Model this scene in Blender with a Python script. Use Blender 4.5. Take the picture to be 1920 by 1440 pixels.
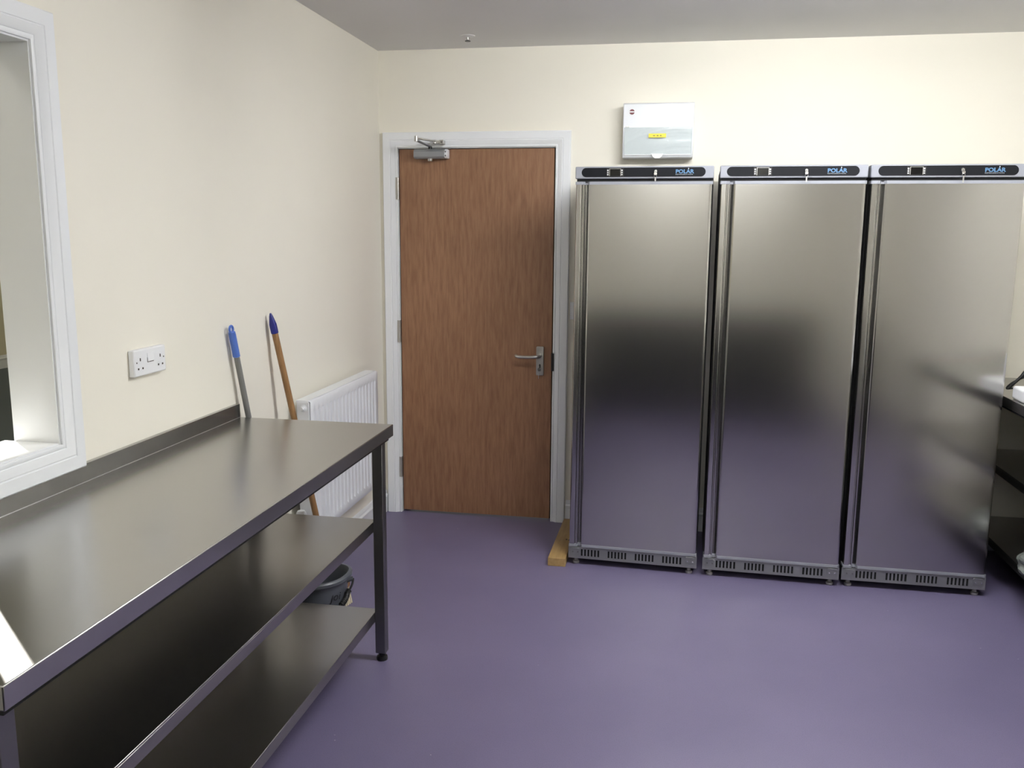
import bpy, bmesh, math, random
from mathutils import Vector, Matrix
random.seed(7)
for o in list(bpy.data.objects): bpy.data.objects.remove(o)
S = bpy.context.scene
COL = S.collection
PI = math.pi

# ------------------------------------------------------------------ camera
F_PX, YAW, PITCH, ROLL = 1663.85, 0.1792, -0.1686, 0.0078
CAM = Vector((1.5678, -4.6508, 1.5587))
fw = Vector((-math.sin(YAW)*math.cos(PITCH), math.cos(YAW)*math.cos(PITCH), math.sin(PITCH)))
rt = Vector((math.cos(YAW), math.sin(YAW), 0)); upv = rt.cross(fw)
rt2 = rt*math.cos(ROLL) + upv*math.sin(ROLL); up2 = upv*math.cos(ROLL) - rt*math.sin(ROLL)
cd = bpy.data.cameras.new('camera'); cam = bpy.data.objects.new('camera', cd); COL.objects.link(cam)
cd.sensor_fit = 'HORIZONTAL'; cd.sensor_width = 36.0; cd.lens = F_PX/1920*36.0; cd.clip_start = 0.02
M = Matrix((rt2, up2, -fw)).transposed().to_4x4(); M.translation = CAM
cam.matrix_world = M
S.camera = cam

# ------------------------------------------------------------------ world, sun, exposure
w = bpy.data.worlds.new('world'); S.world = w; w.use_nodes = True
w.node_tree.nodes['Background'].inputs[0].default_value = (0.75, 0.85, 1.0, 1)
w.node_tree.nodes['Background'].inputs[1].default_value = 1.0
SUN_AZ = Vector((0.77, -0.638, 0)).normalized(); SUN_T = 0.325
sl = bpy.data.lights.new('sun', 'SUN'); sl.energy = 30.0; sl.angle = math.radians(0.12); sl.color = (1, 0.97, 0.9)
sun = bpy.data.objects.new('sun', sl); COL.objects.link(sun)
sun.rotation_euler = Vector((SUN_AZ.x, SUN_AZ.y, -SUN_T)).to_track_quat('-Z', 'Y').to_euler()
sun.location = (-9, 5, 6)
S.view_settings.view_transform = 'Standard'; S.view_settings.look = 'None'
S.view_settings.exposure = 0.43; S.view_settings.gamma = 1.0; S.view_settings.use_curve_mapping = False
LAMP = 52.0        # emission of the kitchen ceiling lamp diffusers
HALL_FILL = 5.0  # emission of the added hall fill lights
H = 2.49           # kitchen ceiling
XR, YR = 3.60, -5.85

# ------------------------------------------------------------------ materials
def lin(c):
    c = c/255.0
    return c/12.92 if c <= 0.04045 else ((c+0.055)/1.055)**2.4
def rgb(r, g, b): return (lin(r), lin(g), lin(b), 1)
def mat(name, col, rough=0.5, metal=0.0, **kw):
    m = bpy.data.materials.new(name); m.use_nodes = True
    p = m.node_tree.nodes['Principled BSDF']
    p.inputs['Base Color'].default_value = col; p.inputs['Roughness'].default_value = rough
    p.inputs['Metallic'].default_value = metal
    for k, v in kw.items(): p.inputs[k.replace('_', ' ')].default_value = v
    return m
def nn(m, t, **kw):
    n = m.node_tree.nodes.new(t)
    for k, v in kw.items(): setattr(n, k, v)
    return n
def lk(m, a, b): m.node_tree.links.new(a, b)
def P(m): return m.node_tree.nodes['Principled BSDF']
def coords(m, scale=(1, 1, 1), kind='Object'):
    tc = nn(m, 'ShaderNodeTexCoord'); mp = nn(m, 'ShaderNodeMapping'); mp.inputs['Scale'].default_value = scale
    lk(m, tc.outputs[kind], mp.inputs[0]); return mp.outputs[0]
def noise(m, vec, scale, detail=4, rough=0.5):
    n = nn(m, 'ShaderNodeTexNoise'); n.inputs['Scale'].default_value = scale; n.inputs['Detail'].default_value = detail
    n.inputs['Roughness'].default_value = rough; lk(m, vec, n.inputs['Vector']); return n.outputs['Fac']
def ramp(m, fac, stops):
    r = nn(m, 'ShaderNodeValToRGB'); e = r.color_ramp.elements
    while len(e) < len(stops): e.new(0.5)
    for el, (p, c) in zip(e, stops): el.position = p; el.color = c
    lk(m, fac, r.inputs[0]); return r.outputs[0]
def bump(m, fac, strength, dist=0.002):
    b = nn(m, 'ShaderNodeBump'); b.inputs['Strength'].default_value = strength; b.inputs['Distance'].default_value = dist
    lk(m, fac, b.inputs['Height']); lk(m, b.outputs[0], P(m).inputs['Normal'])
def mix(m, a, b, fac, mode='MIX'):
    x = nn(m, 'ShaderNodeMix', data_type='RGBA', blend_type=mode)
    if isinstance(fac, float): x.inputs[0].default_value = fac
    else: lk(m, fac, x.inputs[0])
    for s, v in ((6, a), (7, b)):
        if isinstance(v, tuple): x.inputs[s].default_value = v
        else: lk(m, v, x.inputs[s])
    return x.outputs[2]

def wall_mat(name, col):
    m = mat(name, col, 0.75); v = coords(m)
    c = ramp(m, noise(m, v, 1.2, 3), [(0.3, tuple(x*0.965 for x in col[:3])+(1,)), (0.7, col)])
    lk(m, c, P(m).inputs['Base Color']); bump(m, noise(m, v, 260, 3), 0.06, 0.001)
    return m
M_wall = wall_mat('cream_wall_paint', rgb(243, 238.6, 225.5))
M_ceil = wall_mat('ceiling_paint', rgb(224, 223, 222))
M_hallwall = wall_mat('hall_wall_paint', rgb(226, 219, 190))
M_white = mat('white_gloss_paint', rgb(238, 240, 242), 0.28)
v = coords(M_white); bump(M_white, noise(M_white, v, 60, 2), 0.04, 0.001)
M_white_plastic = mat('white_plastic', rgb(240, 241, 243), 0.35)
M_white_enamel = mat('white_enamel', rgb(232, 234, 238), 0.3)

def floor_mat():
    m = mat('purple_safety_vinyl', rgb(128, 112, 156), 0.42)
    v = coords(m)
    a = ramp(m, noise(m, v, 1.6, 4), [(0.3, rgb(104, 97, 126)), (0.7, rgb(114, 106, 135))])
    sp = ramp(m, noise(m, v, 420, 2), [(0.30, (0.35, 0.33, 0.4, 1)), (0.42, (1, 1, 1, 1)), (0.62, (1, 1, 1, 1)), (0.72, (1.35, 1.3, 1.3, 1))])
    c = mix(m, a, sp, 0.55, 'MULTIPLY')
    vo = nn(m, 'ShaderNodeTexVoronoi'); vo.inputs['Scale'].default_value = 9; lk(m, v, vo.inputs['Vector'])
    fl = ramp(m, vo.outputs['Distance'], [(0.0, (1, 1, 1, 1)), (0.018, (1, 1, 1, 1)), (0.022, (0, 0, 0, 1))])
    g = nn(m, 'ShaderNodeMath', operation='MULTIPLY'); lk(m, fl, g.inputs[0])
    gate = ramp(m, noise(m, v, 3.0, 2), [(0.5, (0, 0, 0, 1)), (0.56, (0.6, 0.6, 0.6, 1))]); lk(m, gate, g.inputs[1])
    c = mix(m, c, rgb(200, 196, 205), g.outputs[0])
    lk(m, c, P(m).inputs['Base Color'])
    bump(m, noise(m, v, 300, 3), 0.12, 0.001)
    return m
M_floor = floor_mat()
M_carpet = mat('dark_grey_carpet', rgb(92, 100, 103), 0.95)
bump(M_carpet, noise(M_carpet, coords(M_carpet), 300, 3), 0.5, 0.004)

def steel(name, col, rough, tangent, aniso, grain, vary=0.015):
    m = mat(name, col, rough, 1.0); v = coords(m, grain)
    n = noise(m, v, 40, 4)
    r = nn(m, 'ShaderNodeMapRange'); r.inputs[3].default_value = rough*(1-vary); r.inputs[4].default_value = rough*(1+vary)
    lk(m, n, r.inputs[0]); lk(m, r.outputs[0], P(m).inputs['Roughness'])
    P(m).inputs['Anisotropic'].default_value = aniso
    t = nn(m, 'ShaderNodeCombineXYZ')
    for i in range(3): t.inputs[i].default_value = tangent[i]
    lk(m, t.outputs[0], P(m).inputs['Tangent'])
    return m
M_door_steel = steel('brushed_steel_fridge_door', (0.49, 0.485, 0.475, 1), 0.185, (1, .2, 0), 0.6, (40, 1, 0.4), 0.0)
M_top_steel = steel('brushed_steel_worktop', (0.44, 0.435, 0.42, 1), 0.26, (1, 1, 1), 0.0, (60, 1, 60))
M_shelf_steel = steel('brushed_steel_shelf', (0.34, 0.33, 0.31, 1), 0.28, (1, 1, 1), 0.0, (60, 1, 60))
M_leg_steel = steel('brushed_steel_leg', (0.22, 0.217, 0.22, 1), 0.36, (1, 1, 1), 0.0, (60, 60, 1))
M_under = mat('shaded_underside', rgb(18, 17, 16), 0.8, 0.0)  # near-black colour holds the shade under the worktop
M_fridge_grey = mat('fridge_grey_plastic', rgb(142, 144, 152), 0.45)
M_fridge_side = mat('fridge_grey_side', rgb(92, 92, 92), 0.5, 0.3)
M_fridge_base = mat('fridge_base_galvanised', (0.30, 0.305, 0.31, 1), 0.45, 0.75)
M_black_panel = mat('black_fascia', rgb(22, 23, 27), 0.5, Specular_IOR_Level=0.15)
M_black = mat('black_plastic', rgb(14, 14, 15), 0.4)
M_darkvoid = mat('dark_recess', rgb(8, 8, 9), 0.8)
M_screen = mat('black_glass', rgb(6, 6, 8), 0.12)
M_chrome = mat('chrome', (0.75, 0.75, 0.75, 1), 0.15, 1.0)
M_satin = mat('satin_aluminium', (0.55, 0.54, 0.52, 1), 0.35, 1.0)
M_closer = mat('closer_silver_paint', rgb(150, 152, 155), 0.4, 0.5)
M_logo_blue = mat('logo_blue', rgb(88, 128, 168), 0.5)
M_logo_grey = mat('logo_grey', rgb(150, 155, 162), 0.4)
M_icon = mat('icon_white', rgb(205, 205, 205), 0.4)
M_footwhite = mat('nylon_foot', rgb(150, 148, 148), 0.5)
M_blue1 = mat('pale_blue_plastic', rgb(84, 118, 200), 0.4)
M_blue2 = mat('navy_blue_plastic', rgb(24, 32, 120), 0.35)
M_greypole = mat('grey_pole', rgb(125, 125, 122), 0.45)
M_bucket = mat('dark_grey_bucket', rgb(84, 88, 94), 0.35)
M_rubber = mat('black_rubber', rgb(28, 28, 28), 0.5)
M_mopstring = mat('mop_cotton', rgb(190, 185, 170), 0.95)
M_bristle = mat('cream_bristle', rgb(214, 203, 176), 0.9)
M_yellow = mat('yellow_label', rgb(238, 222, 70), 0.5)
M_ink = mat('dark_ink', rgb(60, 50, 40), 0.6)
M_maroon = mat('maroon_badge', rgb(112, 48, 52), 0.4)
M_bag = mat('clear_plastic_bag', rgb(140, 145, 140), 0.25, 0.0, Transmission_Weight=0.3)

def wood(name, c0, c1, c2, sc, rough=0.45):
    m = mat(name, c1, rough); v = coords(m, sc)
    n1 = noise(m, v, 3.0, 6, 0.6)
    a = ramp(m, n1, [(0.28, c0), (0.5, c1), (0.74, c2)])
    v2 = coords(m, (sc[0]*6, sc[1]*6, sc[2]*1.3)); n2 = noise(m, v2, 6, 4, 0.7)
    fl = ramp(m, n2, [(0.30, (0.62, 0.58, 0.55, 1)), (0.42, (1, 1, 1, 1))])
    c = mix(m, a, fl, 0.7, 'MULTIPLY')
    v3 = coords(m, (1, 1, 0.45)); n3 = noise(m, v3, 2.2, 3)
    bl = ramp(m, n3, [(0.35, (0.86, 0.83, 0.8, 1)), (0.65, (1.04, 1.03, 1.02, 1))])
    c = mix(m, c, bl, 1.0, 'MULTIPLY')
    lk(m, c, P(m).inputs['Base Color']); return m
M_door = wood('plywood_veneer', rgb(128, 91, 66), rgb(147, 108, 80), rgb(163, 124, 94), (22, 22, 2.2))
M_handlewood = wood('worn_wood_handle', rgb(120, 88, 52), rgb(148, 112, 72), rgb(168, 132, 90), (20, 20, 2))
M_pine = wood('pine_batten', rgb(150, 122, 76), rgb(168, 140, 92), rgb(182, 156, 106), (14, 1.4, 14))

def emit(name, col, s):
    m = bpy.data.materials.new(name); m.use_nodes = True; nt = m.node_tree
    nt.nodes.remove(nt.nodes['Principled BSDF']); e = nt.nodes.new('ShaderNodeEmission')
    e.inputs[0].default_value = col; e.inputs[1].default_value = s
    nt.links.new(e.outputs[0], nt.nodes['Material Output'].inputs[0]); return m
M_lamp = emit('lamp_diffuser', (0.975, 0.99, 1.0, 1), LAMP)
M_lamp_dim = emit('rear_fill_diffuser', (0.975, 0.99, 1.0, 1), LAMP*.30)  # weaker emission for the added lamp washing the rear wall
M_hall_fill = emit('hall_fill_diffuser', (1, 0.96, 0.86, 1), HALL_FILL)
def flap_mat():
    m = bpy.data.materials.new('clear_flap'); m.use_nodes = True; nt = m.node_tree
    p = nt.nodes['Principled BSDF']; p.inputs['Base Color'].default_value = rgb(222, 232, 232); p.inputs['Roughness'].default_value = 0.15
    t = nt.nodes.new('ShaderNodeBsdfTransparent'); t.inputs[0].default_value = (0.975, 0.99, 0.99, 1)
    x = nt.nodes.new('ShaderNodeMixShader'); x.inputs[0].default_value = 0.25
    nt.links.new(t.outputs[0], x.inputs[1]); nt.links.new(p.outputs[0], x.inputs[2])
    nt.links.new(x.outputs[0], nt.nodes['Material Output'].inputs[0]); return m
M_flap = flap_mat()

# ------------------------------------------------------------------ mesh helpers
def B(): return bmesh.new()
def bx(bm, x0, x1, y0, y1, z0, z1):
    v = [bm.verts.new((x, y, z)) for x in (x0, x1) for y in (y0, y1) for z in (z0, z1)]
    for f in ((0, 1, 3, 2), (4, 6, 7, 5), (0, 4, 5, 1), (2, 3, 7, 6), (0, 2, 6, 4), (1, 5, 7, 3)):
        bm.faces.new([v[i] for i in f])
    return v
def cyl(bm, p0, p1, r0, r1=None, seg=16, cap=True):
    p0, p1 = Vector(p0), Vector(p1); r1 = r0 if r1 is None else r1
    d = (p1-p0).normalized(); a = d.orthogonal().normalized(); b = d.cross(a)
    A = [bm.verts.new(p0+(a*math.cos(t)+b*math.sin(t))*r0) for t in [2*PI*i/seg for i in range(seg)]]
    C = [bm.verts.new(p1+(a*math.cos(t)+b*math.sin(t))*r1) for t in [2*PI*i/seg for i in range(seg)]]
    for i in range(seg):
        f = bm.faces.new((A[i], A[(i+1) % seg], C[(i+1) % seg], C[i])); f.smooth = True
    if cap: bm.faces.new(A[::-1]); bm.faces.new(C)
def tube(bm, pts, r, seg=8):
    pts = [Vector(p) for p in pts]; rings = []; a = None
    for i, p in enumerate(pts):
        d = (pts[min(i+1, len(pts)-1)]-pts[max(i-1, 0)]).normalized()
        a = d.orthogonal().normalized() if a is None else (a-d*a.dot(d)).normalized()
        b = d.cross(a); rr = r[i] if isinstance(r, (list, tuple)) else r
        rings.append([bm.verts.new(p+(a*math.cos(2*PI*k/seg)+b*math.sin(2*PI*k/seg))*rr) for k in range(seg)])
    for R0, R1 in zip(rings, rings[1:]):
        for k in range(seg):
            f = bm.faces.new((R0[k], R0[(k+1) % seg], R1[(k+1) % seg], R1[k])); f.smooth = True
    bm.faces.new(rings[0][::-1]); bm.faces.new(rings[-1])
def lathe(bm, prof, c=(0, 0, 0), axis='z', seg=32, sx=1, sy=1):
    rings = []
    for r, h in prof:
        ring = []
        for k in range(seg):
            t = 2*PI*k/seg; u, v_ = r*math.cos(t)*sx, r*math.sin(t)*sy
            q = {'z': (u, v_, h), 'y': (u, h, v_), 'x': (h, u, v_)}[axis]
            ring.append(bm.verts.new((c[0]+q[0], c[1]+q[1], c[2]+q[2])))
        rings.append(ring)
    for a, b in zip(rings, rings[1:]):
        for k in range(seg):
            f = bm.faces.new((a[k], a[(k+1) % seg], b[(k+1) % seg], b[k])); f.smooth = True
    if prof[0][0] > 1e-6: bm.faces.new(rings[0])
    if prof[-1][0] > 1e-6: bm.faces.new(rings[-1])
    bmesh.ops.remove_doubles(bm, verts=bm.verts, dist=1e-6)
def prism(bm, poly, axis, a0, a1):
    def q(u, v_, h): return {'z': (u, v_, h), 'y': (u, h, v_), 'x': (h, u, v_)}[axis]
    A = [bm.verts.new(q(u, v_, a0)) for u, v_ in poly]; C = [bm.verts.new(q(u, v_, a1)) for u, v_ in poly]
    n = len(poly)
    for i in range(n): bm.faces.new((A[i], A[(i+1) % n], C[(i+1) % n], C[i]))
    bm.faces.new(A[::-1]); bm.faces.new(C)
def stadium(x0, x1, z0, z1, r=None, n=8):
    r = (z1-z0)/2 if r is None else r; pts = []
    for cx, cz, a0 in ((x1-r, z1-r, 0), (x0+r, z1-r, 90), (x0+r, z0+r, 180), (x1-r, z0+r, 270)):
        for i in range(n+1):
            t = math.radians(a0+90*i/n); pts.append((cx+r*math.cos(t), cz+r*math.sin(t)))
    return pts
def obj(name, bm, m, parent=None, bevel=0, seg=2, sharp=40):
    bmesh.ops.recalc_face_normals(bm, faces=bm.faces)
    me = bpy.data.meshes.new(name); bm.to_mesh(me); bm.free(); me.materials.append(m)
    o = bpy.data.objects.new(name, me); COL.objects.link(o)
    if parent: o.parent = parent
    if bevel:
        md = o.modifiers.new('bevel', 'BEVEL'); md.width = bevel; md.segments = seg; md.limit_method = 'ANGLE'; md.angle_limit = math.radians(50)
        for p in me.polygons: p.use_smooth = True
    me.set_sharp_from_angle(angle=math.radians(sharp))
    return o
def box(name, d, m, parent=None, bevel=0):
    bm = B(); bx(bm, *d); return obj(name, bm, m, parent, bevel)
def empty(name, loc=(0, 0, 0), rz=0):
    o = bpy.data.objects.new(name, None); COL.objects.link(o); o.location = loc; o.rotation_euler = (0, 0, rz)
    o.empty_display_size = 0.05; return o
def tag(o, label=None, cat=None, group=None, kind=None):
    for k, v_ in (('label', label), ('category', cat), ('group', group), ('kind', kind)):
        if v_: o[k] = v_
    return o
def struct(o, label, cat): return tag(o, label, cat, kind='structure')
def copy_tree(o, parent=None):
    c = o.copy(); COL.objects.link(c); c.parent = parent
    for ch in list(o.children): copy_tree(ch, c)
    return c
def text(name, s, size, m, parent, loc, offset=0.0, ext=0.0006, sx=1.0, rot=(PI/2, 0, 0), shear=0):
    cu = bpy.data.curves.new(name, 'FONT'); cu.body = s; cu.size = size; cu.extrude = ext; cu.offset = offset
    cu.align_x = 'LEFT'; cu.align_y = 'BOTTOM_BASELINE'; cu.shear = shear; cu.resolution_u = 3
    t = bpy.data.objects.new(name, cu); COL.objects.link(t)
    bpy.context.view_layer.update()
    me = bpy.data.meshes.new_from_object(t.evaluated_get(bpy.context.evaluated_depsgraph_get()))
    bpy.data.objects.remove(t); me.materials.clear(); me.materials.append(m)
    o = bpy.data.objects.new(name, me); COL.objects.link(o); o.parent = parent
    o.location = loc; o.rotation_euler = rot; o.scale = (sx, 1, 1)
    return o
def frame_loop(bm, prof, rect, plane, base, closed=True):
    """mitred moulding: prof = [(u outward from the inner edge, h proud)], rect = (a0, a1, b0, b1) inner edge"""
    a0, a1, b0, b1 = rect; rings = []
    for u, h in prof:
        if closed: pts = [(a0-u, b0-u), (a0-u, b1+u), (a1+u, b1+u), (a1+u, b0-u)]
        else: pts = [(a0-u, b0), (a0-u, b1+u), (a1+u, b1+u), (a1+u, b0)]
        rings.append([bm.verts.new((base+h, a, b) if plane == 'x' else (a, base-h, b)) for a, b in pts])
    n = 4
    for R0, R1 in zip(rings, rings[1:]):
        for i in range(n if closed else n-1):
            bm.faces.new((R0[i], R0[(i+1) % n], R1[(i+1) % n], R1[i]))
    if not closed:
        bm.faces.new([r[0] for r in rings]); bm.faces.new([r[3] for r in rings][::-1])
CASING = lambda w_: [(0, 0), (0, .010), (.004, .012), (.008, .012), (.009, .0095), (.012, .0095), (.014, .012), (.022, .0145), (.030, .0185), (.034, .0195),
                     (.036, .0175), (.038, .0175), (.040, .0195), (w_-.004, .0195), (w_, .016), (w_, 0)]

# ------------------------------------------------------------------ the setting: kitchen
struct(box('floor', (0, XR, YR, 0.16, -0.08, 0), M_floor), 'purple speckled vinyl floor of the kitchen', 'floor')
struct(box('ceiling', (-0.115, XR+.1, YR-.1, 0.12, H, H+.1), M_ceil), 'plain pale grey ceiling above the kitchen', 'ceiling')
# back wall with the door opening
DX0, DX1, DZ = 0.1057, 0.942, 1.993
bm = B(); L0, L1, LT = DX0-.035, DX1+.035, DZ+.035
bx(bm, -0.115, L0, 0, .12, 0, H); bx(bm, L1, XR+.1, 0, .12, 0, H); bx(bm, L0, L1, 0, .12, LT, H)
struct(obj('wall_back', bm, M_wall), 'cream painted back wall around the wooden door and behind the fridges', 'wall')
# left wall with the serving hatch
HY0, HY1, HZ0, HZ1 = -4.25, -2.645, 1.01, 2.007
bm = B()
bx(bm, -.115, 0, HY1+.02, 0, 0, H); bx(bm, -.115, 0, YR-.1, HY0-.02, 0, H)
bx(bm, -.115, 0, HY0-.02, HY1+.02, 0, HZ0-.02); bx(bm, -.115, 0, HY0-.02, HY1+.02, HZ1+.02, H)
struct(obj('wall_left', bm, M_wall), 'cream painted left wall with the serving hatch and socket', 'wall')
struct(box('wall_right', (XR, XR+.1, YR, 0, 0, H), M_wall), 'cream painted right wall beyond the third fridge', 'wall')
struct(box('wall_rear', (0, XR, YR-.1, YR, 0, H), M_wall), 'cream painted wall opposite the fridges', 'wall')
# skirting boards
SK = [(0, 0), (.018, 0), (.018, .082), (.021, .086), (.021, .096), (.016, .100), (.012, .104), (.012, .108), (.010, .116), (.006, .122), (0, .124)]
bm = B(); prism(bm, SK, 'y', YR, 0)
struct(obj('baseboard_left', bm, M_white, sharp=25), 'white moulded skirting board along the left wall under the radiator', 'skirting board')
bm = B(); prism(bm, [(-a, b) for a, b in SK], 'x', DX1+.087, XR)
struct(obj('baseboard_back', bm, M_white, sharp=25), 'white moulded skirting board between door casing and fridges', 'skirting board')
# hatch: lining, sill, casing
hatch = struct(empty('window_1', (0, (HY0+HY1)/2, HZ0)), 'white framed serving hatch in the left wall above the steel bench', 'serving hatch')
hm = Matrix.Translation(-hatch.location)
def rel(o, root): o.matrix_parent_inverse = Matrix.Identity(4); o.location = o.location - root.location; return o
rel(box('jamb', (-.115, .007, HY1, HY1+.02, HZ0-.02, HZ1+.02), M_white, hatch), hatch)
rel(box('jamb', (-.115, .007, HY0-.02, HY0, HZ0-.02, HZ1+.02), M_white, hatch), hatch)
rel(box('head', (-.115, .007, HY0, HY1, HZ1, HZ1+.02), M_white, hatch), hatch)
rel(box('sill', (-.154, .007, HY0, HY1, HZ0-.022, HZ0), M_white, hatch, .003), hatch)
bm = B(); frame_loop(bm, [(a, b*1.25) for a, b in CASING(.077)], (HY0-.005, HY1+.005, HZ0-.005, HZ1+.005), 'x', 0.0)
for f in bm.faces: f.smooth = False
rel(obj('casing', bm, M_white, hatch), hatch)
bm = B(); frame_loop(bm, CASING(.06), (HY0, HY1, HZ0, HZ1), 'x', 0.0, closed=False)
for q in bm.verts: q.co.x = -.115 - q.co.x
rel(obj('casing', bm, M_white, hatch), hatch)

# hall beyond the hatch
HX, HH = -5.9, 4.2
struct(box('floor_hall', (HX, -.115, -6, 6.2, -.08, 0), M_carpet), 'dark grey carpet of the hall seen through the hatch', 'floor')
wy = dict(a0=1.83, a1=1.882, b0=2.045, b1=2.34)  # openings added and sized so sun strips reach the bench and sill
bm = B()
bx(bm, HX-.012, HX, -6, wy['a0'], 0, HH); bx(bm, HX-.012, HX, wy['a1'], wy['b0'], 0, HH); bx(bm, HX-.012, HX, wy['b1'], 6.2, 0, HH)
bx(bm, HX-.012, HX, wy['a0'], wy['a1'], 0, 3.3); bx(bm, HX-.012, HX, wy['a0'], wy['a1'], 3.68, HH)
bx(bm, HX-.012, HX, wy['b0'], wy['b1'], 0, 3.3); bx(bm, HX-.012, HX, wy['b0'], wy['b1'], 3.495, HH)
struct(obj('wall_hall', bm, M_hallwall), 'dim cream hall wall glimpsed through the serving hatch', 'wall')
struct(box('wall_hall_end', (HX, -.115, 6.2, 6.3, 0, HH), M_hallwall), 'end wall of the hall beyond the kitchen', 'wall')
struct(box('wall_hall_rear', (HX, -.115, -6.1, -6, 0, HH), M_hallwall), 'other end wall of the hall', 'wall')
bm = B(); bx(bm, -.115, .0, -6.1, 6.3, H+.1, HH); bx(bm, -.115, 0, .12, 6.3, 0, H+.1)
struct(obj('wall_hall_inner', bm, M_hallwall), 'hall wall on the kitchen side above and beyond the hatch', 'wall')
struct(box('ceiling_hall', (HX, 0, -6.1, 6.3, HH, HH+.1), M_ceil), 'ceiling of the hall', 'ceiling')
bm = B(); prism(bm, [(HX+a, b*1.2) for a, b in SK], 'y', -6, 6.2)
struct(obj('baseboard_hall', bm, M_white, sharp=25), 'white skirting board at the foot of the hall wall', 'skirting board')
struct(box('wall_corridor', (-.1, 1.4, .9, 1.0, 0, H), M_hallwall), 'corridor wall behind the closed wooden door', 'wall')  # added panel keeps sky light out of the door gaps

# ------------------------------------------------------------------ door
bm = B(); frame_loop(bm, [(a, b*1.25) for a, b in CASING(.078)], (DX0-.004, DX1+.004, 0, DZ+.004), 'y', 0.0, closed=False)
struct(obj('trim_1', bm, M_white), 'white moulded casing around the wooden door', 'door casing')
door = struct(empty('door_1', (DX0, 0, 0)), 'brown veneered flush wooden door with lever handle and closer', 'door')
def dpart(name, bm, m, parent=door, bevel=0, **k):
    o = obj(name, bm, m, parent, bevel, **k)
    if parent is door: o.location = -door.location
    return o
bm = B(); bx(bm, DX0+.003, DX1-.004, .001, .045, .012, DZ-.004); dpart('leaf', bm, M_door, bevel=.001)
bm = B()   # lining and stop
bx(bm, L0, DX0-.002, .001, .12, 0, LT); bx(bm, DX1+.002, L1, .001, .12, 0, LT); bx(bm, DX0-.002, DX1+.002, .001, .12, DZ, LT)
dpart('lining', bm, M_white)
bm = B(); bx(bm, DX0-.002, DX0+.013, .047, .10, 0, DZ); bx(bm, DX1-.013, DX1+.002, .047, .10, 0, DZ); bx(bm, DX0, DX1, .047, .10, DZ-.013, DZ)
dpart('door_stop', bm, M_darkvoid)
for z0, z1 in ((1.730, 1.845), (.965, 1.085), (.205, .320)):
    bm = B(); zz = [z0+(z1-z0)*i/5 for i in range(6)]
    for i in range(5): cyl(bm, (DX0-.002, -.014, zz[i]+.0008), (DX0-.002, -.014, zz[i+1]-.0008), .0065, seg=14)
    bx(bm, DX0-.015, DX0+.001, -.0162, .002, z0, z1)
    hg = dpart('hinge', bm, M_satin)
bm = B(); bx(bm, DX1-.0035, DX1+.012, -.0170, .02, .835, .93); dpart('strike_plate', bm, M_black)
# lever handle
hp = empty('lever_handle', (0, 0, 0)); hp.parent = door; hp.location = -door.location
bm = B(); prism(bm, stadium(.857, .897, .808, .963, .006, 4), 'y', -.010, .0015); obj('backplate', bm, M_satin, hp, .0015)
bm = B(); cyl(bm, (.876, -.009, .914), (.876, -.022, .914), .0125, .011, 20)
tube(bm, [(.876, -.02, .914), (.876, -.044, .914), (.872, -.053, .914), (.864, -.056, .9135), (.84, -.056, .911), (.80, -.056, .910), (.766, -.055, .9115), (.755, -.048, .914), (.750, -.036, .916)],
     [.0095, .0095, .0095, .0095, .009, .009, .009, .0085, .007], 12)
obj('lever', bm, M_satin, hp)
bm = B(); prism(bm, stadium(.8725, .8815, .846, .869, .0044, 5), 'y', -.0125, -.009); obj('cylinder_lock', bm, M_black, hp)
bm = B(); bx(bm, .8755, .8785, -.026, -.0125, .857, .866); prism(bm, stadium(.869, .885, .833, .852, .006, 4), 'y', -.0275, -.0255)
tube(bm, [(.877, -.0265, .853), (.876, -.026, .858), (.877, -.024, .862)], .0012, 6); obj('key', bm, M_chrome, hp)
bm = B(); tube(bm, [(.877, -.0265, .835), (.8745, -.0268, .82), (.873, -.0262, .806), (.8735, -.0255, .792)], .0012, 6); obj('key_ring', bm, M_chrome, hp)
# door closer
dc = empty('door_closer'); dc.parent = door; dc.location = -door.location
bm = B(); prism(bm, [(-.001, 1.938), (-.05, 1.938), (-.060, 1.947), (-.060, 1.972), (-.048, 1.986), (-.001, 1.986)], 'x', .204, .369); obj('closer_body', bm, M_closer, dc, .002)
ec = [(-.002, 1.939), (-.05, 1.939), (-.0605, 1.947), (-.0605, 1.972), (-.048, 1.985), (-.002, 1.985)]
bm = B(); prism(bm, ec, 'x', .3695, .384); cap_o = obj('end_cap', bm, M_white_enamel, dc, .002)
for zc in (1.951, 1.971):
    bm = B(); cyl(bm, (.3765, -.0602, zc), (.3765, -.0622, zc), .0042, seg=12); obj('screw', bm, M_leg_steel, cap_o)
bm = B(); cyl(bm, (.288, -.036, 1.941), (.288, -.036, 1.926), .0135, .012, 20); obj('spindle_cap', bm, M_satin, dc)
bm = B(); cyl(bm, (.288, -.036, 1.985), (.288, -.036, 2.000), .010, seg=16); obj('spindle', bm, M_black, dc)
def bar(bm, p0, p1, w_, t_):
    p0, p1 = Vector(p0), Vector(p1); d = (p1-p0).normalized(); s = d.cross(Vector((0, 0, 1))).normalized(); u = s.cross(d)
    vs = []
    for p in (p0, p1):
        for a, b in ((-1, -1), (1, -1), (1, 1), (-1, 1)): vs.append(bm.verts.new(p+s*a*w_/2+u*b*t_/2))
    for f in ((0, 1, 2, 3), (7, 6, 5, 4), (0, 4, 5, 1), (1, 5, 6, 2), (2, 6, 7, 3), (3, 7, 4, 0)): bm.faces.new([vs[i] for i in f])
EL = (.254, -.185, 2.028)
bm = B(); bar(bm, (.288, -.036, 1.999), (.257, -.178, 2.017), .019, .006); obj('main_arm', bm, M_closer, dc, .0015)
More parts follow.
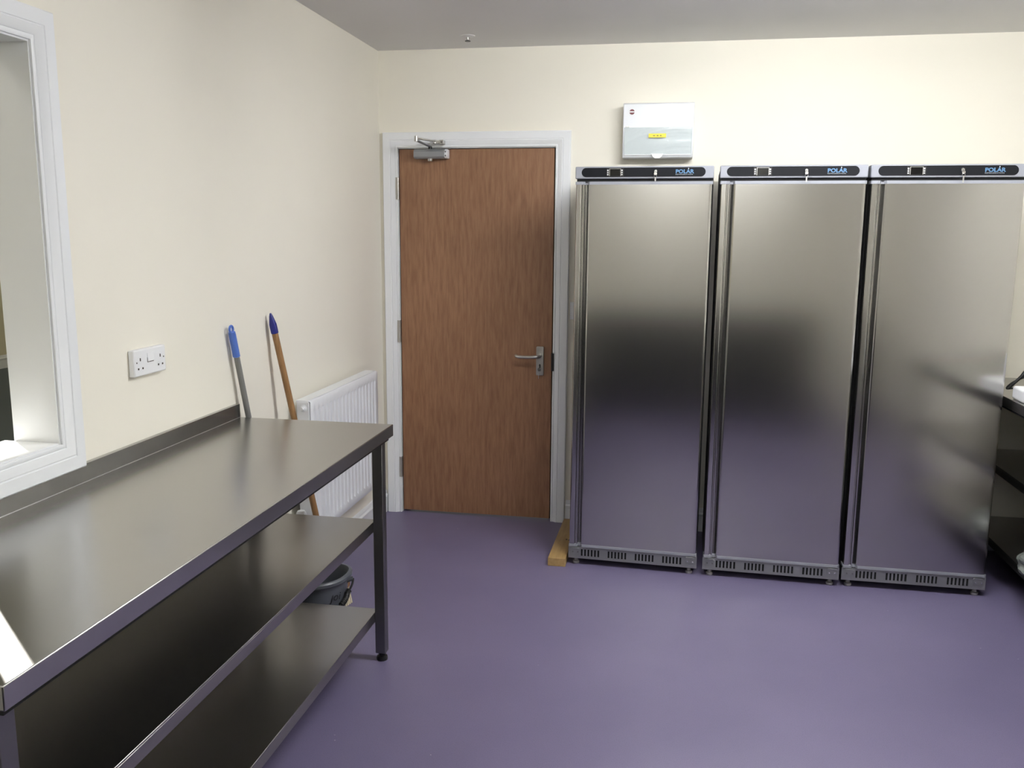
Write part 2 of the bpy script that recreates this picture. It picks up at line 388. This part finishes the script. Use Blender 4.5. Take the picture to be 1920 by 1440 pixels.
bm = B(); bar(bm, EL, (.322, -.05, 2.024), .016, .008); obj('forearm', bm, M_satin, dc, .0015)
bm = B(); cyl(bm, (.256, -.182, 2.012), (.256, -.182, 2.038), .0095, seg=14); obj('elbow_joint', bm, M_satin, dc)
bm = B(); cyl(bm, (.318, -.053, 2.012), (.318, -.053, 2.031), .009, seg=14); bx(bm, .312, .352, -.058, -.046, 2.013, 2.028); bx(bm, .345, .368, -.064, -.0244, 2.008, 2.030)
obj('arm_shoe', bm, M_satin, dc, .002)
bm = B(); cyl(bm, (.3565, -.064, 2.019), (.3565, -.0665, 2.019), .0055, seg=12); obj('screw', bm, M_leg_steel, dc)

# ------------------------------------------------------------------ steel benches
def steel_bench(length, up_end=True):
    """origin at floor, back edge x=0, far end y=0, runs to y=-length, front x=.6"""
    r = empty('steel_table')
    bm = B(); bx(bm, .017, .602, -length, 0, .842, .884); top = obj('worktop', bm, M_top_steel, r, .0025, 3)
    bm = B(); bx(bm, .001, .017, -length, 0, .842, .934); obj('upstand', bm, M_top_steel, r, .0015)
    bm = B(); prism(bm, [(.0168, .8838), (.0184, .8838), (.0168, .8856)], 'y', -length+.002, -.002); obj('fold_seam', bm, M_satin, r)
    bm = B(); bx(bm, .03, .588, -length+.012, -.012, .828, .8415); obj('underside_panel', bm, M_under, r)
    for zt in (.531, .188):
        bm = B(); bx(bm, .045, .5365, -length+.014, -.014, zt-.006, zt)
        bx(bm, .5335, .5365, -length+.014, -.014, zt-.038, zt-.0055); bx(bm, .045, .048, -length+.014, -.014, zt-.038, zt-.0055)
        bx(bm, .048, .5335, -.017, -.014, zt-.038, zt-.0055); bx(bm, .048, .5335, -length+.014, -length+.017, zt-.038, zt-.0055)
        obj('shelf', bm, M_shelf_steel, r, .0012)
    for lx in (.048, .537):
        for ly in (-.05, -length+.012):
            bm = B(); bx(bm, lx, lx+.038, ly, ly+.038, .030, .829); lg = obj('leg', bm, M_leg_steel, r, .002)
            bm = B(); c = (lx+.019, ly+.019)
            lathe(bm, [(.0, .030), (.012, .030), (.012, .017), (.019, .014), (.021, .006), (.020, 0), (0, 0)], (c[0], c[1], 0), seg=20)
            obj('foot', bm, M_black, lg)
    return r
tb = steel_bench(1.889); tb.location = (0, -1.685, 0)
tag(tb, 'long stainless steel bench with two undershelves along the left wall below the hatch', 'table', 'stainless steel benches')
t2 = copy_tree(tb); t2.location = (XR-.002, -.03-1.889, 0); t2.rotation_euler = (0, 0, PI)
tag(t2, 'dark stainless steel bench at the right edge, beside the third fridge', 'table', 'stainless steel benches')
t2.scale = (1.03, 1, 1.0)

# ------------------------------------------------------------------ fridges
def fridge():
    r = empty('upright_fridge')
    W = .6
    bm = B(); bx(bm, .004, .596, .052, .58, .034, 1.848); obj('cabinet_body', bm, M_fridge_side, r, .003)
    # control panel
    cp = box('control_panel', (0, W, .0, .06, 1.797, 1.850), M_fridge_grey, r, .004)
    bm = B(); prism(bm, stadium(.028, .565, 1.8045, 1.8445), 'y', -.0012, .003); obj('fascia', bm, M_black_panel, cp)
    bm = B(); bx(bm, .006, .594, .012, .055, 1.780, 1.799); obj('panel_gap', bm, M_darkvoid, r)
    # door : horizontal section swept in z
    prof = [(.004, .050), (.004, .006), (.007, .001), (.010, .0), (.026, .0), (.0285, .002), (.030, .006), (.031, .010), (.0335, .010), (.0345, .006), (.037, .003), (.041, .003), (.0425, .006),
            (.0435, .026), (.046, .028), (.052, .020), (.0585, .0045), (.0615, .0015), (.066, .0), (.580, .0), (.588, .0015), (.594, .006), (.596, .012), (.596, .050)]
    bm = B(); prism(bm, prof, 'z', .104, 1.772)
    d = obj('door', bm, M_door_steel, r, sharp=18)
    for z0, z1, nm in ((1.7722, 1.785, 'door_top_trim'), (.0925, .1038, 'door_bottom_trim')):
        bm = B()
        tp = [(.002, .05), (.002, .0), (.005, -.003), (.030, -.003), (.033, .0), (.038, .0), (.044, .012), (.056, .012), (.064, -.003), (.590, -.003), (.598, .004), (.598, .05)]
        prism(bm, tp, 'z', z0, z1); obj(nm, bm, M_fridge_grey, d)
    # base with ventilation slots
    z0, z1, s0, s1 = .033, .0905, .045, .079
    bm = B(); bx(bm, 0, W, .004, .008, s1, z1); bx(bm, 0, W, .004, .008, z0, s0); x = 0.0
    for gi in range(4):
        gx = .060 + gi*.1275
        for k in range(6):
            sx = gx + k*.0158
            bx(bm, x, sx, .004, .008, s0, s1); x = sx+.0085
    bx(bm, x, W, .004, .008, s0, s1)
    bmesh.ops.remove_doubles(bm, verts=bm.verts, dist=1e-5)
    obj('vent_grille', bm, M_fridge_base, r)
    bm = B(); bx(bm, .004, .596, .0085, .052, .034, .0905); obj('grille_dark_fill', bm, M_darkvoid, r)  # near-black block stands in for the shade inside the slots
    for hx, lab in ((.548, 1), (.012, 0)):
        bm = B(); bx(bm, hx, hx+.043, .001, .0045, .054, .082); bx(bm, hx+.002, hx+.035, -.002, .03, .0815, .0865)
        hb = obj('hinge_bracket', bm, M_fridge_base, r, .0008)
        for sx in (.010, .034):
            bm = B(); cyl(bm, (hx+sx, .002, .065), (hx+sx, -.0015, .065), .0042, .0032, 12); obj('screw', bm, M_chrome if lab else M_leg_steel, hb)
    for fx in (.034, .566):
        for fy in (.03, .54):
            bm = B(); lathe(bm, [(0, .034), (.008, .034), (.009, .014), (.0155, .012), (.016, .004), (.013, 0), (0, 0)], (fx, fy, 0), seg=18)
            obj('foot', bm, M_footwhite, r)
    # thermostat display
    bm = B(); prism(bm, stadium(.139, .214, 1.8065, 1.8425, .003, 3), 'y', -.0035, -.0008); ds = obj('display', bm, M_black, r)
    bm = B(); prism(bm, stadium(.1535, .1995, 1.8095, 1.8395, .002, 3), 'y', -.0042, -.003); obj('screen', bm, M_screen, ds)
    bm = B()
    for a in ((.151, .1530, 1.809, 1.840), (.200, .2020, 1.809, 1.840), (.151, .202, 1.839, 1.8405)): bx(bm, a[0], a[1], -.0046, -.003, a[2], a[3])
    obj('screen_bezel', bm, M_satin, ds)
    for bxx in (.1445, .2065):
        for zz, hh in ((1.812, .005), (1.8205, .005), (1.829, .007)):
            bm = B(); bx(bm, bxx-.0028, bxx+.0028, -.0042, -.003, zz, zz+hh); bx(bm, bxx-.0035, bxx+.001, -.0043, -.003, zz+hh*.35, zz+hh*.6)
            obj('button', bm, M_icon, ds)
    # lock and key
    bm = B(); lathe(bm, [(0, -.012), (.006, -.012), (.0085, -.009), (.0095, -.003), (.0095, .001), (0, .001)], (.353, 0, 1.8265), axis='y', seg=20)
    lo = obj('lock', bm, M_chrome, r)
    bm = B(); bx(bm, .3522, .3538, -.022, -.0115, 1.8245, 1.8285); prism(bm, stadium(.3465, .3595, 1.810, 1.8225, .004, 4), 'y', -.0205, -.019)
    cyl(bm, (.353, -.0198, 1.8215), (.353, -.017, 1.8265), .0018, seg=8); obj('key', bm, M_chrome, lo)
    # lettering
    t = text('lettering', 'POLAR', .0222, M_logo_blue, r, (.4375, -.0018, 1.8190), offset=.0007, sx=1.13)
    bm = B(); prism(bm, [(.4905, 1.8365), (.4947, 1.8365), (.4926, 1.8418)], 'y', -.0026, -.0014); obj('lettering_peak', bm, M_white_plastic, r)
    text('small_lettering', 'REFRIGERATION', .0062, M_logo_grey, r, (.4375, -.0018, 1.8118), sx=1.62)
    return r
f1 = fridge()
spots = [((1.1178, -.6283), -.0441, 'stainless steel upright fridge nearest the wooden door, beside the timber batten'),
         ((1.7432, -.6547), -.0244, 'middle one of the three stainless steel upright fridges'),
         ((2.3554, -.6602), -.0044, 'stainless steel upright fridge farthest from the door, at the right edge')]
fr = []
for i, ((x, y), a, lab) in enumerate(spots):
    o = f1 if i == 0 else copy_tree(f1)
    fr.append(o)
for o, ((x, y), a, lab) in zip(fr, spots):
    o.location = (x, y, 0); o.rotation_euler = (0, 0, a); tag(o, lab, 'fridge', 'three upright fridges')
# key fobs hanging on small rings: each differs
for o, L in ((fr[0], .016), (fr[1], .022), (fr[2], .026)):
    lo = [c for c in o.children if c.name.startswith('lock')][0]
    bm = B(); tube(bm, [(.353+.006*math.sin(t), -.021, 1.806+.006*math.cos(t)) for t in [2*PI*i/14 for i in range(15)]], .0007, 6)
    obj('key_ring', bm, M_chrome, lo)
    bm = B(); prism(bm, stadium(.3505, .3560, 1.801-L, 1.801, .002, 3), 'y', -.0218, -.0205); obj('spare_key', bm, M_satin, lo)

# ------------------------------------------------------------------ radiator
RX0, RX1, RY0, RY1, RZ0, RZ1 = .042, .107, -1.25, -.405, .270, .866
rad = tag(empty('radiator', (0, (RY0+RY1)/2, RZ0)), 'white fluted panel radiator on the left wall behind the bench end', 'radiator')
def rp(name, bm, m, bevel=0, parent=rad, **k):
    o = obj(name, bm, m, parent, bevel, **k)
    if parent is rad: o.location = -rad.location
    return o
# fluted front panel: cross section across y, flutes pressed in between z limits
bm = B(); ny = 18; p = (RY1-RY0-.04)/ny
ys = [RY0, RY0+.004]; dep = [.004, 0]
y = RY0+.02
ys.append(y); dep.append(0)
for i in range(ny):
    a = y+i*p
    ys += [a+p*.08, a+p*.17, a+p*.50, a+p*.59]; dep += [0, .013, .013, 0]
ys += [RY1-.004, RY1]; dep += [0, .004]
rows = [(RZ0, 0, .006), (RZ0+.006, 0, 0), (RZ0+.040, 0, 0), (RZ0+.056, 1, 0), (RZ1-.056, 1, 0), (RZ1-.040, 0, 0), (RZ1-.006, 0, 0), (RZ1, 0, .006)]
grid = []
for z, k, extra in rows:
    grid.append([bm.verts.new((RX1 - (dd*k if 2 <= j < len(ys)-2 else dd) - extra, yy, z)) for j, (yy, dd) in enumerate(zip(ys, dep))])
for r0, r1 in zip(grid, grid[1:]):
    for j in range(len(ys)-1): bm.faces.new((r0[j], r0[j+1], r1[j+1], r1[j]))
fpan = rp('front_panel', bm, M_white_enamel, sharp=50)
bm = B(); bx(bm, RX0, RX1-.006, RY0+.003, RY1-.003, RZ0, RZ1-.012); rp('rear_panel', bm, M_white_enamel)
bm = B()
bx(bm, RX0-.002, RX1-.012, RY0, RY1, RZ1-.006, RZ1+.001)
rp('top_grille', bm, M_white_enamel, .001)
bm = B(); bx(bm, RX0+.002, RX1-.009, RY0-.001, RY0+.004, RZ0+.01, RZ1-.004); rp('side_panel', bm, M_white_enamel, .002)
bm = B(); lathe(bm, [(0, -.020), (.006, -.020), (.007, -.012), (.011, -.010), (.0115, -.004), (.015, -.003), (.015, .004), (0, .004)], (.073, RY0, .834), axis='y', seg=20)
rp('bleed_valve', bm, M_white_enamel)
bm = B(); lathe(bm, [(0, .40), (.015, .40), (.019, .394), (.019, .348), (.015, .342), (.012, .335), (0, .335)], (.060, RY0-.028, 0), seg=24)
tv = rp('thermostatic_valve', bm, M_white_plastic)
for k in range(12):
    t = 2*PI*k/12; bm = B(); cx, cy = .060+.0188*math.cos(t), RY0-.028+.0188*math.sin(t)
    cyl(bm, (cx, cy, .350), (cx, cy, .392), .0022, seg=6); o = obj('rib', bm, M_white_plastic, tv)
bm = B(); tube(bm, [(.060, RY0-.028, .34), (.060, RY0-.028, .30), (.060, RY0-.028, .0)], .0075, 12); tube(bm, [(.060, RY0-.028, .315), (.060, RY0+.012, .315)], .009, 12)
rp('supply_pipe', bm, M_chrome)
for yy in (RY0+.12, RY1-.12):
    bm = B(); bx(bm, .001, RX0+.002, yy-.015, yy+.015, .42, .72); rp('wall_bracket', bm, M_white_enamel)

# ------------------------------------------------------------------ socket and switch
so = tag(empty('double_socket', (0, -2.235, 1.17)), 'white double electrical socket on the left wall above the bench', 'socket')
def sp(name, bm, m, bevel=0, **k): return obj(name, bm, m, so, bevel, **k)
hw, hh = .0825, .040
bm = B(); bx(bm, 0, .020, -hw, hw, -hh, hh); sp('faceplate', bm, M_white_plastic, .004)
bm = B(); prism(bm, [(.0195, -.009), (.0235, -.007), (.0215, .017), (.0195, .019)], 'y', -.016, .016)
for q in bm.verts: q.co = Vector((q.co.x, q.co.y, q.co.z+.008))
sp('rocker_switch', bm, M_white_plastic)
bm = B(); bx(bm, .0197, .0206, -.0165, .0165, -.0025, -.001); bx(bm, .0197, .0206, -.0168, -.0158, -.001, .012); sp('switch_gap', bm, M_ink)
for cy in (-.052, .052):
    for dy, dz, w_, h_ in ((0, .014, .0045, .009), (-.011, -.013, .006, .0055), (.011, -.013, .006, .0055), (-.018, .006, .004, .004) if cy < 0 else (.018, .008, .004, .004)):
        bm = B(); bx(bm, .0196, .0205, cy+dy-w_/2, cy+dy+w_/2, dz-h_/2-.004, dz+h_/2-.004); sp('pin_slot', bm, M_ink)
sw = tag(empty('light_switch', (1.079, 0, 1.158)), 'white light switch half hidden between door casing and first fridge', 'switch')
bm = B(); bx(bm, -.046, .046, -.010, 0, -.046, .046); obj('faceplate', bm, M_white_plastic, sw, .002)
bm = B(); prism(bm, [(-.0095, -.012), (-.015, -.010), (-.012, .012), (-.0095, .012)], 'x', -.012, .012); obj('rocker', bm, M_white_plastic, sw)

# ------------------------------------------------------------------ consumer unit
cu = tag(empty('consumer_unit', (1.461, 0, 1.93)), 'white wall-mounted fuse box with clear flap and yellow sticker above the first fridge', 'fuse box')
W2 = .172
bm = B(); prism(bm, [(0, 0), (-.088, 0), (-.096, .012), (-.100, .130), (-.096, .257), (-.088, .262), (0, .262)], 'x', -W2, W2); obj('case', bm, M_white_enamel, cu, .004, 3)
bm = B(); prism(bm, stadium(-W2+.010, W2-.010, .012, .148, .006, 4), 'y', -.1012, -.09); obj('breaker_cover', bm, M_white_plastic, cu)
N = 10; prof = []
for i in range(N+1):
    t = i/N; prof.append((-.103-.013*math.sin(PI*min(1, t*1.15)), .016+t*.129))
poly = prof + [(-.1012, prof[-1][1]), (-.1012, prof[0][1])]
bm = B(); prism(bm, poly, 'x', -W2+.008, W2-.008); fl = obj('flap', bm, M_flap, cu, sharp=25)
bm = B(); pts = [(-.030, .018), (-.022, .004), (-.012, -.004), (.012, -.004), (.022, .004), (.030, .018)]
prism(bm, pts, 'y', -.108, -.101); obj('flap_tab', bm, M_white_plastic, fl, .001)
for xx in (-W2+.022, W2-.022):
    bm = B(); bx(bm, xx-.009, xx+.009, -.106, -.0985, .1455, .1505); obj('flap_hinge', bm, M_satin, fl)
bm = B(); bx(bm, -.044, .040, -.1185, -.1172, .094, .113); stk = obj('sticker', bm, M_yellow, cu)
for xx, ww in ((-.018, .010), (-.001, .009), (.014, .008)):
    bm = B(); bx(bm, xx-ww/2, xx+ww/2, -.1190, -.1183, .1015, .1045); obj('sticker_mark', bm, M_ink, stk)
bm = B(); lathe(bm, [(0, -.1012), (.0125, -.1012), (.0125, -.097), (0, -.097)], (-.129, 0, .219), axis='y', seg=28); bd = obj('badge', bm, M_maroon, cu)
bm = B(); bx(bm, -.0145, .0145, -.1019, -.1008, -.0027, .0027)
for q in bm.verts: q.co += Vector((-.129, 0, .219))
obj('badge_band', bm, M_white_plastic, bd)

# ceiling detector
sd = tag(empty('ceiling_sprinkler', (.548, -.285, H)), 'small sprinkler head on the ceiling above the door', 'sprinkler')
bm = B(); lathe(bm, [(0, 0), (.036, 0), (.034, -.003), (.020, -.006), (.012, -.008), (0, -.008)], seg=28); obj('rosette', bm, M_ceil, sd)
bm = B(); cyl(bm, (0, 0, -.006), (0, 0, -.020), .006, .005, 14); obj('stem', bm, M_satin, sd)
bm = B(); lathe(bm, [(0, -.019), (.005, -.019), (.014, -.024), (.014, -.026), (0, -.027)], seg=20); obj('deflector', bm, M_black, sd)

# ------------------------------------------------------------------ timber batten
pl = tag(empty('timber_batten', (1.07, -.66, 0)), 'bare pine batten lying on the floor against the first fridge', 'plank')
bm = B(); bx(bm, -.044, .040, 0, .60, 0, .040); b_ = obj('batten', bm, M_pine, pl, .002)
pl.location = (1.0695, -.668, 0); pl.rotation_euler = (0, 0, -.005)
for kx, ky in ((.012, .27), (.026, .265)):
    bm = B(); lathe(bm, [(0, .0406), (.006, .0405), (.006, .0395), (0, .0395)], (kx, ky, 0), seg=12, sx=.8, sy=1.5); obj('knot', bm, M_ink, pl)

# ------------------------------------------------------------------ broom, mop, bucket
def along(p0, p1, t): return Vector(p0)+(Vector(p1)-Vector(p0))*t
bt, bf = Vector((.022, -1.417, 1.243)), Vector((.172, -1.256, .10))
br = tag(empty('broom', (bf.x, bf.y, 0)), 'wooden handled broom with navy tip leaning on the left wall beside the radiator', 'broom')
def part_at(root, name, bm, m, bevel=0, **k):
    o = obj(name, bm, m, root, bevel, **k); o.location = -root.location; return o
L = (bt-bf).length; u = (bt-bf).normalized()
bm = B(); cyl(bm, bf, bt-u*.06, .0125, .0125, 18); part_at(br, 'handle', bm, M_handlewood)
bm = B(); tube(bm, [bt-u*.082, bt-u*.080, bt-u*.045, bt-u*.012, bt], [.0125, .0145, .0145, .0075, .003], 16); cap = part_at(br, 'hanging_cap', bm, M_blue2)
hd = Vector((.98, -.16, 0)).normalized(); hn = Vector((-hd.y, hd.x, 0))
def obox(bm, c, a, b, h0, h1, la, lb):
    vs = [bm.verts.new(c+a*s*la+b*q*lb+Vector((0, 0, z))) for s in (-1, 1) for q in (-1, 1) for z in (h0, h1)]
    for f in ((0, 1, 3, 2), (4, 6, 7, 5), (0, 4, 5, 1), (2, 3, 7, 6), (0, 2, 6, 4), (1, 5, 7, 3)): bm.faces.new([vs[i] for i in f])
hc = Vector((.152, -1.262, 0))
bm = B(); obox(bm, hc, hd, hn, .075, .105, .108, .024); part_at(br, 'brush_head', bm, M_handlewood, .004)
bm = B()
for i in range(18):
    for j in range(4):
        c = hc+hd*(-.1+.2*i/17)+hn*(-.017+.034*j/3); q = c+hd*(c-hc).dot(hd)*.10+hn*(c-hc).dot(hn)*.3
        cyl(bm, (c.x, c.y, .077), (q.x, q.y, .001), .004, .0062, 5)
part_at(br, 'bristles', bm, M_bristle)
mt, mf = Vector((.020, -1.733, 1.222)), Vector((.062, -1.482, .13))
mp = tag(empty('mop', (mf.x, mf.y, 0)), 'grey handled mop with pale blue end leaning on the left wall behind the bench', 'mop')
u = (mt-mf).normalized()
bm = B(); cyl(bm, mf, mt-u*.08, .0105, .0105, 18); part_at(mp, 'handle', bm, M_greypole)
bm = B(); tube(bm, [mt-u*.115, mt-u*.113, mt-u*.03, mt-u*.02], [.0105, .0130, .0130, .012], 16)
g = part_at(mp, 'grip', bm, M_blue1)
bm = B(); a_ = Vector((0, 1, 0)); a_ = (a_-u*a_.dot(u)).normalized()
cc = mt-u*.010; tube(bm, [cc+(a_*math.cos(t)+u*math.sin(t))*.012 for t in [2*PI*i/18 for i in range(19)]], .0045, 8)
obj('hanging_loop', bm, M_blue1, g)
bm = B(); cyl(bm, mf+u*.06, mf-u*.02, .015, .022, 16); part_at(mp, 'socket', bm, M_blue1)
bm = B()
for k in range(26):
    t = 2*PI*k/26; rr = .012+.008*(k % 3); e = .035+.012*(k % 2)
    c = mf-u*.01; tube(bm, [c+Vector((rr*.6*math.cos(t), rr*.6*math.sin(t), 0)), Vector((c.x+rr*1.2*math.cos(t), c.y+rr*1.2*math.sin(t), .06)), Vector((c.x+e*math.cos(t), c.y+e*math.sin(t), .006))], .0055, 5)
part_at(mp, 'mop_strings', bm, M_mopstring)

bk = tag(empty('bucket', (.213, -1.518, 0)), 'dark grey plastic bucket with handle on the floor behind the bench end', 'bucket')
bm = B(); lathe(bm, [(0, .004), (.098, .004), (.100, .0), (.104, .0), (.105, .006), (.124, .205), (.124, .212), (.133, .212), (.137, .216), (.137, .226), (.133, .231), (.124, .232), (.120, .226), (.101, .010), (0, .010)], seg=48)
for q in bm.verts:   # pouring lip
    if q.co.z > .2:
        a = math.atan2(q.co.y, q.co.x)-.55
        k = max(0, math.cos(a))**10; q.co.x *= 1+.10*k; q.co.y *= 1+.10*k; q.co.z += .004*k
obj('body', bm, M_bucket, bk, sharp=35)
hpiv = [Vector((-.128, -.062, .205)), Vector((.146, .040, .205))]
mid = (hpiv[0]+hpiv[1])/2; ax = (hpiv[1]-hpiv[0])/2; dn = (Vector((.16, -.42, -.80)).normalized())
pts = [mid+ax*math.cos(t)+dn*.100*math.sin(t) for t in [PI*i/28 for i in range(29)]]
for q in pts: 
    rr = math.hypot(q.x, q.y); 
    if rr < .134: q.x *= .134/max(rr, .05); q.y *= .134/max(rr, .05)
bm = B(); tube(bm, pts, .0045, 8); hnd = obj('handle', bm, M_rubber, bk)
bm = B(); tube(bm, [pts[i] for i in range(4, 11)], .009, 10)
for i in range(4, 10):
    for s in (0.15, .65):
        c = pts[i].lerp(pts[i+1], s); d = (pts[i+1]-pts[i]).normalized(); cyl(bm, c, c+d*.004, .0115, seg=10)
obj('grip', bm, M_rubber, hnd)
for q in hpiv:
    bm = B(); c = q.normalized()*0; d = Vector((q.x, q.y, 0)).normalized(); p0 = Vector((d.x*.115, d.y*.115, .195)); cyl(bm, p0, Vector((q.x, q.y, q.z)), .012, .009, 12); obj('lug', bm, M_bucket, bk)
# marker scrawl on the side facing the room
ang = math.radians(-38)
t_ = text('scrawl', 'Joi', .042, M_black, bk, (.1215*math.cos(ang), 0.1215*math.sin(ang), .150), offset=-.0002, rot=(math.radians(90-5), 0, ang+PI/2), shear=.3)

# ------------------------------------------------------------------ things on the right bench
ap = tag(empty('white_appliance', (3.12, -.735, .885)), 'white appliance with a drum on the right bench, cut off at the edge', 'appliance')
bm = B(); bx(bm, -.13, .25, -.20, .10, 0, .055); obj('base', bm, M_white_plastic, ap, .010, 3)
bm = B(); lathe(bm, [(0, 0), (.05, 0), (.058, .006), (.06, .02), (.06, .22), (.055, .23), (0, .23)], (.0, -.10, .112), axis='y', seg=36)
obj('drum', bm, M_white_plastic, ap)
bm = B(); bx(bm, -.055, .055, -.10, .09, .05, .10); obj('cradle', bm, M_white_plastic, ap, .008)
cb = tag(empty('power_cable', (3.062, -.575, .885)), 'black power cable with plug beside the white appliance', 'cable')
cp_ = [(.20, .03, .110), (.12, .02, .105), (.05, .01, .10), (.0, 0, .085), (-.05, .0, .06), (-.07, .01, .03), (-.03, .0, .035), (.05, -.01, .03), (.09, -.02, .006)]
def smooth(pts, n=6):
    out = []; q = [Vector(p) for p in pts]
    for i in range(len(q)-1):
        p0, p1, p2, p3 = q[max(i-1, 0)], q[i], q[i+1], q[min(i+2, len(q)-1)]
        for k in range(n):
            t = k/n; out.append(0.5*((2*p1)+(-p0+p2)*t+(2*p0-5*p1+4*p2-p3)*t*t+(-p0+3*p1-3*p2+p3)*t**3))
    return out+[q[-1]]
bm = B(); tube(bm, smooth(cp_), .0038, 8); obj('cord', bm, M_black, cb)
bm = B(); tube(bm, [(-.068, .0, .03), (-.02, .0, .085), (-.008, 0, .10), (.012, 0, .122)], [.006, .007, .010, .011], 10); obj('plug', bm, M_black, cb)
bg = tag(empty('plastic_bag', (3.145, -.90, .189)), 'crumpled translucent plastic bag on the lower shelf of the right bench', 'plastic bag')
bm = B(); bmesh.ops.create_icosphere(bm, subdivisions=4, radius=.15)
rnd = random.Random(3); dirs = [Vector((rnd.uniform(-1, 1), rnd.uniform(-1, 1), rnd.uniform(-1, 1))).normalized() for _ in range(60)]
for q in bm.verts:
    n = q.co.normalized(); k = max(n.dot(d) for d in dirs); q.co *= .78+.3*(k-.85)/.15
    q.co.z = max(q.co.z*.5+.05, 0.0)
obj('crumpled_film', bm, M_bag, bg, sharp=20)

# ------------------------------------------------------------------ unseen dark island, added to put a dark band into the fridge door reflections
M_unit = mat('dark_reflection_unit', rgb(20, 20, 21), 0.6)
IY = -4.35-.582
for i, lab in enumerate(('charcoal island cabinet nearest the hatch wall', 'charcoal island cabinet second from the hatch wall', 'charcoal island cabinet second from the right wall', 'charcoal island cabinet nearest the right wall')):
    c = tag(empty('added_cabinet', (.28+i*.71, IY, 0)), lab+', added for the dark band in the fridge doors', 'cabinet', 'added island cabinets')
    box('body', (0, .70, 0, .56, .10, .848), M_unit, c); box('plinth', (0, .70, .04, .53, 0, .099), M_unit, c)
    d = box('door', (.004, .696, .562, .582, .104, .846), M_unit, c, .002)
    bm = B(); tube(bm, [(.60, .580, .80), (.60, .605, .80), (.60, .605, .64), (.60, .580, .64)], .006, 8); obj('handle', bm, M_satin, d)
wt = box('worktop', (.26, 3.13, IY-.02, IY+.60, .850, .886), M_unit, None, .003); tag(wt, 'dark worktop on the added island cabinets, unseen except in reflections', 'worktop')

# ------------------------------------------------------------------ lamps
def lamp(x0, x1, y0, y1, lab, m=M_lamp):
    r = tag(empty('ceiling_light', ((x0+x1)/2, (y0+y1)/2, H)), lab, 'ceiling light', 'kitchen ceiling lights')
    a, b = (x1-x0)/2, (y1-y0)/2
    bm = B(); bx(bm, -a-.01, a+.01, -b-.01, b+.01, -.03, 0); obj('housing', bm, M_white_enamel, r)
    bm = B(); bx(bm, -a, a, -b, b, -.105, -.0302); obj('diffuser', bm, m, r)
lamp(1.45, 2.85, -1.82, -1.70, 'long ceiling light in front of the fridges')
lamp(1.05, 2.45, -5.25, -5.13, 'long ceiling light added by the rear wall to brighten the fridge reflections', M_lamp_dim)  # added wall-wash, brightens what the fridge doors reflect
hl = tag(empty('hall_fill_light', (-2.6, -3.6, HH)), 'unseen light added on the hall ceiling to brighten the hatch jamb', 'ceiling light')  # added fill for the hatch jamb and near hall
bm = B(); bx(bm, -.8, .8, -1.6, 1.6, -.03, 0); obj('diffuser', bm, M_hall_fill, hl)
hl2 = tag(empty('hall_fill_light', (-3.4, 4.6, HH)), 'unseen light added at the far end of the hall to brighten it', 'ceiling light')  # second added fill, for the hall carpet and far wall
bm = B(); bx(bm, -.6, .6, -.6, .6, -.03, 0); obj('diffuser', bm, M_hall_fill, hl2)
